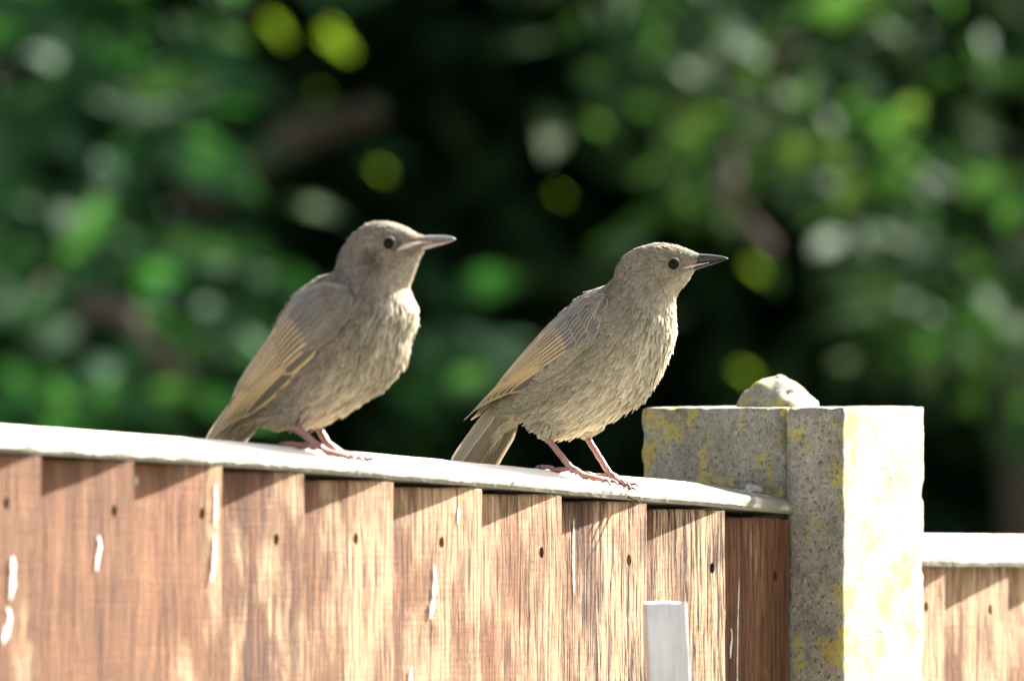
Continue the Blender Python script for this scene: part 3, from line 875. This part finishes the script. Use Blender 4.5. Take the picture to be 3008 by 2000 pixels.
    for L in B['legs']:
        J = Q(*L['joint']); A = Q(*L['ankle']); w = L['w']; wf = L['wf']
        gz = ground_z(A.x, -wf)
        top = Vector((J.x, -w, J.y)); ank = Vector((A.x, -wf, gz + .0052))
        up_ = top + (top - ank).normalized() * .006
        path = [up_, top, top.lerp(ank, .3), top.lerp(ank, .7), ank, ank + Vector((.0025, 0, -.0025))]
        tv, tf_ = tube(smooth_path(path, 16), [pl(i / 15, [0, .2, .35, .8, .92, 1], [k_ * B['leg_k'] for k_ in (.0023, .0021, .00165, .0017, .0024, .0018)]) for i in range(16)], 12)
        for i, v in enumerate(tv):                             # scutes down the front
            s = i // 12
            tv[i] = v + Vector((.00018 if s % 2 else -.0001, 0, 0))
        leg = link('leg', mesh(tv, tf_), M['leg'], root, True)
        for (ang, ln) in L['toes']:
            a = R(ang); dx, dy = math.cos(a), math.sin(a)
            while ln > .010:                                   # toes grip the front arris, they do not reach past it
                p = Vector((base.x, base.y, 0)) + Hd * (ank.x + dx * (ln + .003)) + Yd * (-wf + dy * (ln + .003)) - FB
                if p.dot(Nd) < -.0015: break
                ln -= .001
            pts = []; rad = []; nj = 9
            for i in range(nj):
                s = i / (nj - 1); d = .002 + ln * s
                h = ank.x + .001 + dx * d; y = -wf + dy * d
                z = ground_z(h, y) + .0015 + .0010 * abs(math.sin(s * math.pi * (2 if ln < .02 else 3))) * (1 - s * .3) + (.0028 * max(0, 1 - s * 5))
                pts.append(Vector((h, y, z))); rad.append(lerp(.0017, .0012, s) * (1 + .18 * math.cos(s * math.pi * 6)))
            tv, tf_ = tube(smooth_path(pts, 15), [pl(i / 14, [k / (nj - 1) for k in range(nj)], rad) for i in range(15)], 8)
            toe = link('toe', mesh(tv, tf_), M['leg'], leg, True)
            e = pts[-1]; dd = Vector((dx, dy, 0))
            g1 = ground_z(e.x + dx * .004, e.y + dy * .004)
            cp = [e - dd * .001, e + dd * .0022 + Vector((0, 0, .0004)), e + dd * .0044 + Vector((0, 0, -.0012)), e + dd * .0056 + Vector((0, 0, -.0034))]
            tv, tf_ = tube(smooth_path(cp, 8), [.0011, .00105, .0009, .0008, .00065, .0005, .0003, .0001], 8)
            link('claw', mesh(tv, tf_), M['claw'], leg, True)
    return root

BW = [4, 6.5, 8.5, 10.5, 12, 12.8, 13.8, 15.5, 18, 21, 24.5, 27, 28.5, 29, 28.5, 27, 24.5, 21, 17.5, 13.5, 9.5, 6.5, 4]
def stations(Dp, Vp): return [(d, v, b) for d, v, b in zip(Dp, Vp, BW)]
right_bird = dict(
    seed=5, X0=1715, Y0=1402, n=-.022, yaw=18, zoom=(1300, 680, .5101),
    label='young brown starling with dark bill standing on both legs beside the concrete post',
    st=stations(
        [(1492, 140), (1440, 119), (1380, 96), (1310, 80), (1235, 76), (1150, 96), (1080, 132), (1038, 180), (1016, 240), (968, 298), (890, 338), (812, 388), (735, 452), (665, 522), (600, 598), (540, 675), (485, 745), (435, 815), (393, 873), (355, 925), (318, 972), (285, 1012), (245, 1062)],
        [(1455, 212), (1432, 243), (1400, 292), (1370, 326), (1346, 362), (1334, 396), (1330, 438), (1328, 490), (1324, 550), (1306, 640), (1276, 725), (1230, 828), (1160, 930), (1070, 1005), (972, 1066), (874, 1110), (776, 1150), (680, 1166), (590, 1122), (500, 1090), (430, 1110), (385, 1132), (345, 1172)]),
    eye=(1358, 190), eye_r=.0033, ear=None, lores=.85, fat=0.0, wing_out=.0013, cov=COVERT, fluff=(200, 260, .06), leg_k=1.12,
    c_back=(.205, .174, .125), c_side=(.285, .246, .172), c_belly=(.50, .445, .32), c_head=(.25, .21, .148),
    wing_up=[(1000, 372), (900, 366), (800, 396), (730, 448), (640, 520), (560, 610), (480, 700), (400, 795), (330, 882), (240, 985), (140, 1085)],
    wing_lo=[(1005, 385), (995, 480), (955, 595), (880, 665), (795, 740), (710, 802), (615, 852), (540, 888), (470, 922), (380, 962), (300, 990), (220, 1030), (145, 1088)],
    wing=dict(p_end=.70, gc=QUILL),
    tail=[(345, 1000), (400, 1110), (75, 1375), (228, 1390)], tail_w=.008,
    bill=([(1478, 130), (1530, 133), (1590, 141), (1625, 149), (1640, 158)], [(1425, 206), (1490, 190), (1560, 174), (1610, 164), (1640, 160)], [(1440, 228), (1500, 208), (1560, 190), (1605, 174), (1636, 162)]),
    m_up=M['bill_dark'], m_lo=M['bill_dark'], gape=[(1405, 214), (1440, 203), (1480, 192), (1520, 184)], gape_r=.8,
    legs=[dict(hip=(690, 1060), joint=(612, 1150), ankle=(772, 1362), w=.0135, wf=.0125, toes=[(-14, .021), (8, .026), (30, .020), (176, .017)]),
          dict(hip=(850, 1060), joint=(775, 1160), ankle=(925, 1362), w=-.0135, wf=-.012, toes=[(-28, .021), (-8, .026), (16, .020), (188, .016)])])
left_bird = dict(
    seed=9, X0=962, Y0=1331, n=-.024, yaw=18, zoom=(580, 620, .4846),
    label='young grey-brown starling with pinkish bill and dark ear patch, farther from the post',
    st=stations(
        [(1395, 157), (1340, 143), (1275, 110), (1205, 83), (1135, 73), (1060, 82), (988, 122), (930, 185), (893, 258), (862, 345), (780, 400), (694, 458), (620, 526), (560, 600), (512, 688), (462, 776), (412, 848), (362, 918), (322, 988), (282, 1056), (246, 1120), (208, 1184), (178, 1244)],
        [(1372, 228), (1356, 264), (1336, 306), (1320, 346), (1305, 386), (1291, 422), (1281, 462), (1286, 505), (1300, 570), (1300, 640), (1276, 728), (1252, 826), (1216, 920), (1150, 1012), (1062, 1090), (962, 1164), (852, 1224), (745, 1270), (640, 1292), (540, 1298), (440, 1280), (360, 1288), (300, 1320)]),
    eye=(1202, 197), eye_r=.0034, ear=((1125, 278), .0078), lores=.5, fat=.16, wing_out=.0024, cov=COVERT2, fluff=(260, 0, .08), leg_k=1.3,
    c_back=(.175, .146, .115), c_side=(.20, .165, .125), c_belly=(.40, .345, .25), c_head=(.235, .19, .14),
    wing_up=[(1010, 470), (900, 452), (800, 452), (700, 478), (610, 540), (530, 640), (470, 740), (405, 830), (335, 925), (255, 1050), (195, 1165), (135, 1285), (75, 1392)],
    wing_lo=[(1035, 520), (1025, 640), (960, 725), (895, 800), (800, 875), (700, 962), (600, 1042), (500, 1122), (400, 1202), (300, 1282), (210, 1352), (130, 1410)],
    wing=dict(p_end=.80, gc=QUILL),
    tail=[(280, 1150), (335, 1270), (75, 1440), (165, 1470)], tail_w=.005,
    bill=([(1392, 150), (1450, 150), (1510, 152), (1550, 160), (1566, 172)], [(1300, 222), (1390, 192), (1470, 186), (1530, 180), (1566, 176)], [(1362, 240), (1425, 222), (1490, 204), (1535, 190), (1562, 179)]),
    m_up=M['bill_grey'], m_lo=M['bill_pink'], gape=[(1246, 240), (1300, 214), (1350, 198), (1410, 188)], gape_r=1.7,
    legs=[dict(hip=(640, 1180), joint=(575, 1245), ankle=(748, 1428), w=.0135, wf=.0130, toes=[(-16, .022), (6, .027), (28, .021), (178, .016)]),
          dict(hip=(740, 1180), joint=(665, 1280), ankle=(770, 1400), w=-.0135, wf=-.006, toes=[(-30, .021), (-6, .026), (18, .020), (186, .016)])])
make_bird(right_bird); make_bird(left_bird)
# ------------------------------------------------------------------ shrubs and hedge behind
rh = random.Random(77)
LC_A = [(.018, .058, .022), (.024, .080, .032), (.040, .105, .046), (.06, .12, .04)]
LC_B = [(.018, .048, .018), (.029, .070, .025), (.048, .092, .036), (.075, .105, .035)]
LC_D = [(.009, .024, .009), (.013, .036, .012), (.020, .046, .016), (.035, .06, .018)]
def leaf_template(Lf, Wf, curl, fold):
    V = []; Fc = []; n = 7
    for i in range(n + 1):
        s = i / n; w = Wf * .5 * (math.sin(math.pi * s ** .85) ** .8 if 0 < s < 1 else .04)
        z = -curl * Lf * s * s
        V += [(Lf * s, -w, z + fold * w), (Lf * s, 0, z), (Lf * s, w, z + fold * w)]
    for i in range(n):
        for k in (0, 1): a = i * 3 + k; Fc.append((a, a + 1, a + 4, a + 3))
    return V, Fc
TEMPL = [leaf_template(.125, .052, .18, .22), leaf_template(.105, .046, .30, .15), leaf_template(.140, .050, .10, .28)]
TEMPS = [leaf_template(.085, .030, .25, .2), leaf_template(.07, .028, .15, .25)]
LOW = [([(0, 0, 0), (.045, -.024, .004), (.055, 0, -.003), (.045, .024, .004), (.12, 0, -.02)], [(0, 1, 2), (0, 2, 3), (1, 4, 2), (2, 4, 3)]),
       ([(0, 0, 0), (.05, -.022, .007), (.055, 0, 0), (.045, .022, .006), (.11, .01, -.012)], [(0, 1, 2), (0, 2, 3), (1, 4, 2), (2, 4, 3)])]
def leaf_rot(front=True):
    # leaves on the outside of a shrub: blades face outwards and up, tips droop
    az = rh.uniform(-math.pi, math.pi); 
    d = Vector((math.cos(az), math.sin(az) * .7 - .15, rh.gauss(-.25, .35))).normalized()
    n = Vector((rh.gauss(0, .45), rh.gauss(-.45, .45), rh.gauss(.75, .35)))
    n = (n - d * n.dot(d)).normalized(); y = n.cross(d)
    return Matrix((d, y, n)).transposed().to_4x4()
def screen_leaf(ang):
    a = R(ang); d = Vector((math.cos(a), rh.uniform(-.35, .1), math.sin(a))).normalized()
    n = Vector((rh.gauss(0, .25), -.75, .65)); n = (n - d * n.dot(d)).normalized(); y = n.cross(d)
    return Matrix((d, y, n)).transposed().to_4x4()
flecks = [(815, 82, 19.3, .42), (990, 125, 19.0, .48), (985, 95, 19.3, .30), (940, 272, 19.6, .11), (2225, 790, 19.0, .30), (1645, 570, 19.3, .17), (2190, 1093, 19.2, .28), (1120, 500, 19.5, .2)]
FL = [px(*f[:3]) for f in flecks]
def blocked(p):                              # gaps in the leaves that let the sun and the view reach the bright flecks
    for q in FL:
        v = p - q; s = v.dot(SUNV)
        if s > .03 and (v - SUNV * s).length < .17: return True
        vv = (Vector((0, 0, ZC)) - q).normalized(); s = v.dot(vv)
        if s > .03 and (v - vv * s).length < .11: return True
    return False
def merged(name, items, parent, mat):
    V = []; Fc = []; tone = []
    for (Vt, Ft), Mx, tn in items:
        o = len(V); V += [Mx @ Vector(v) for v in Vt]; Fc += [tuple(o + i for i in f) for f in Ft]; tone += [tn] * len(Vt)
    me = mesh(V, Fc); a = me.attributes.new("tone", 'FLOAT', 'POINT'); a.data.foreach_set('value', tone)
    return tag(link(name, me, mat, parent), kind='stuff')
def branch(name, pts, r0, r1, parent):
    sp = smooth_path(pts, 16)
    for i in range(1, 15): sp[i] += Vector((noise.noise(sp[i] * 3), noise.noise(sp[i] * 3 + Vector((9, 0, 0))), 0)) * r0 * .6
    V, Fc = tube(sp, [lerp(r0, r1, i / 15) for i in range(16)], 9)
    return link(name, mesh(V, Fc), M['bark'], parent, True)
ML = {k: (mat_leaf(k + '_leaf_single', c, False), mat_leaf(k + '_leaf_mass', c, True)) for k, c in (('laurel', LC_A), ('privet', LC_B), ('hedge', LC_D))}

def shrub(name, label, base, blobs, single, templ, mats, xr, nmass, dens, depth, sc, branches):
    root = tag(empty(name, base), label, 'shrub')
    inv = Matrix.Translation(-Vector(base))
    meshes = []
    for (Vt, Ft) in templ:
        me = mesh(Vt, Ft, 'leaf'); me.materials.append(mats[0]); meshes.append(me)
    def put(Mx):
        o = link('leaf', rh.choice(meshes), None, root); o.matrix_local = inv @ Mx
    for (X, Y, d, ang, s) in single:
        put(Matrix.Translation(px(X, Y, d)) @ screen_leaf(ang) @ Matrix.Scale(s, 4))
    n = 0
    while n < blobs[1]:                       # leaves one can tell apart
        c = rh.choice(blobs[0]); X = rh.gauss(c[0], c[2]); Y = rh.gauss(c[1], c[3])
        d = rh.uniform(*depth); p = px(X, Y, d)
        if blocked(p): continue
        Mx = Matrix.Translation(p) @ leaf_rot() @ Matrix.Scale(rh.uniform(.75, 1.15) * sc, 4); put(Mx); n += 1
    items = []
    for _ in range(nmass):
        x = rh.uniform(*xr); z = rh.uniform(.15, 4.6); y = rh.uniform(depth[0], depth[1] + .8)
        bul = dens(x, y, z)
        if rh.random() > bul: continue
        p = Vector((x, y, z))
        if blocked(p): continue
        items.append((rh.choice(templ if abs(z - ZC) < .9 and abs(x) < 1.3 else LOW), inv @ Matrix.Translation(p) @ leaf_rot() @ Matrix.Scale(rh.uniform(.75, 1.2) * sc, 4), rh.random() ** 1.4))
    merged('foliage', items, root, mats[1])
    tr = branch('trunk', [Vector((0, 0, -.05)), Vector((.08, .1, .7)), Vector((-.05, .05, 1.6)), Vector((.1, .1, 2.8)), Vector((0, 0, 3.9))], .055, .012, root)
    for pts, r0, r1 in branches: branch('branch', [inv @ p for p in pts], r0, r1, root)
    return root
def in_frame(x, y, z): return (1504 + FPX * x / y, 1000 + FPX * (ZC - z) / y)
def dens_left(x, y, z):
    X, Y = in_frame(x, y, z)
    if -100 < X < 3100 and -100 < Y < 2100:
        f = max(math.exp(-((X - a) / s) ** 2 - ((Y - b) / q) ** 2) for a, b, s, q in ((200, 200, 380, 330), (400, 740, 260, 150), (120, 1120, 300, 200), (700, 980, 200, 200), (620, 100, 200, 150), (1350, 1050, 160, 120)))
        return f * .55
    return .9 if z > 2.2 or x < -.8 else .5
def dens_right(x, y, z):
    X, Y = in_frame(x, y, z)
    if -100 < X < 3100 and -100 < Y < 2100:
        f = max(math.exp(-((X - a) / s) ** 2 - ((Y - b) / q) ** 2) for a, b, s, q in ((2600, 250, 600, 420), (2150, 350, 350, 350), (2850, 700, 350, 300), (1950, 50, 350, 150), (1760, 560, 160, 200), (2650, 900, 250, 200)))
        return f * .6
    return .9 if z > 2.2 or x > .8 else .5
sl = [(380, 300, 17.0, 18, 1.15), (330, 745, 17.0, 2, 1.25), (470, 735, 17.1, -8, 1.05), (290, 760, 17.0, -70, 1.0), (150, 240, 17.1, 35, 1.1), (60, 330, 17.0, 10, 1.0), (330, 390, 17.1, -60, 1.0), (430, 400, 17.2, -15, .95), (560, 400, 17.2, -10, 1.0),
      (600, 170, 17.2, -20, 1.0), (10, 640, 17.0, 75, 1.0), (120, 1080, 17.0, -65, 1.0), (210, 1090, 17.1, -75, 1.1), (640, 880, 17.3, -40, 1.0), (690, 1000, 17.3, -60, 1.0), (1390, 960, 17.2, -40, 1.1), (1270, 1040, 17.3, 10, .9), (40, 40, 17.1, 30, 1.2), (180, 100, 17.1, 50, 1.1), (1040, 480, 18.2, 20, .8)]
sr = [(2140, 260, 16.9, 12, 1.2), (1900, 70, 16.9, 25, 1.2), (2020, 60, 17.0, -15, 1.1), (2060, 560, 17.1, -50, 1.1), (2350, 480, 17.0, -80, 1.0), (2600, 620, 16.9, 40, 1.0), (2560, 860, 17.0, -75, 1.1), (2660, 740, 16.9, -70, 1.0), (2850, 900, 17.0, -100, 1.0), (2220, 720, 17.2, -60, 1.0), (2480, 640, 17.0, -8, 1.1), (2700, 500, 16.9, 20, 1.1), (2900, 480, 16.9, -30, 1.1)]
LROOT = shrub('laurel_shrub', 'big-leaved green laurel shrub, blurred, behind the bird farther from the post', (-.75, 17.9, 0),
      ([(200, 200, 190, 160), (400, 760, 170, 80), (130, 1120, 170, 110), (700, 980, 110, 120), (620, 130, 130, 110), (330, 420, 160, 90), (1350, 1040, 110, 90), (20, 700, 90, 120)], 130), sl, TEMPL, ML['laurel'], (-2.6, -.0), 9000, dens_left, (16.6, 18.0), 1.0,
      [([px(250, 880, 16.6), px(360, 920, 16.55), px(440, 1010, 16.5), px(540, 1110, 16.5)], .016, .012), ([px(540, 600, 17.9), px(700, 500, 17.9), px(900, 400, 18.0), px(1100, 330, 18.0)], .03, .018), ([px(90, 980, 17.3), px(200, 960, 17.2), px(350, 910, 17.2)], .010, .012), ([px(130, 830, 17.2), px(110, 900, 17.2), px(100, 1010, 17.3)], .010, .01)])
RROOT = shrub('leafy_shrub', 'dense light green shrub with small drooping leaves, blurred, behind the concrete post', (.75, 17.9, 0),
      ([(2600, 230, 300, 200), (2150, 300, 190, 190), (2800, 620, 180, 170), (1950, 60, 190, 80), (1760, 550, 80, 110), (2580, 850, 130, 110), (2850, 950, 90, 110), (2400, 500, 170, 120), (2080, 560, 90, 90)], 230), sr, TEMPS + TEMPL[1:2], ML['privet'], (.0, 2.6), 11000, dens_right, (16.5, 18.0), 1.05,
      [([px(2190, 400, 16.7), px(2145, 500, 16.5), px(2165, 600, 16.5), px(2270, 740, 16.6)], .013, .009), ([px(2230, 200, 17.4), px(2320, 150, 17.4), px(2420, 170, 17.4)], .012, .01)])
LIME = mat_leaf('young_leaf', [(.10, .14, .022)] * 2 + [(.12, .155, .024)] * 2, False)
for k, q in enumerate(FL):                    # small sunlit young leaves deep in the shrubs
    d = SUNV.cross(Vector((0, 1, 0))).normalized() * rh.choice((-1, 1)); n = SUNV; y = n.cross(d)
    Mx = Matrix.Translation(q - d * .0625 * flecks[k][3]) @ Matrix((d, y, n)).transposed().to_4x4() @ Matrix.Scale(flecks[k][3], 4)
    par = LROOT if q.x < 0 else RROOT
    me = mesh(*TEMPL[0], 'leaf'); me.materials.append(LIME)
    o = link('leaf', me, None, par); o.matrix_local = Matrix.Translation(-par.location) @ Mx
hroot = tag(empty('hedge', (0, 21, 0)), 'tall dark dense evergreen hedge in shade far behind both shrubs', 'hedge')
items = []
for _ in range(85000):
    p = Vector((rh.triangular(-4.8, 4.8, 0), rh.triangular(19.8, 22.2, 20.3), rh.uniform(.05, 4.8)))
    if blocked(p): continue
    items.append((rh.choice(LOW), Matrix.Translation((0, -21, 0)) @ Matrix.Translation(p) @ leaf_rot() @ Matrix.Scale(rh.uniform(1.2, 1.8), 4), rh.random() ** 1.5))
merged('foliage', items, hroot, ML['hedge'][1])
for x in (-3, -1.6, -.3, .9, 2.2, 3.4):
    branch('stem', [Vector((x, 0, -.05)), Vector((x + .1, .1, 1.2)), Vector((x - .1, 0, 2.6)), Vector((x, .1, 4.4))], .06, .015, hroot)
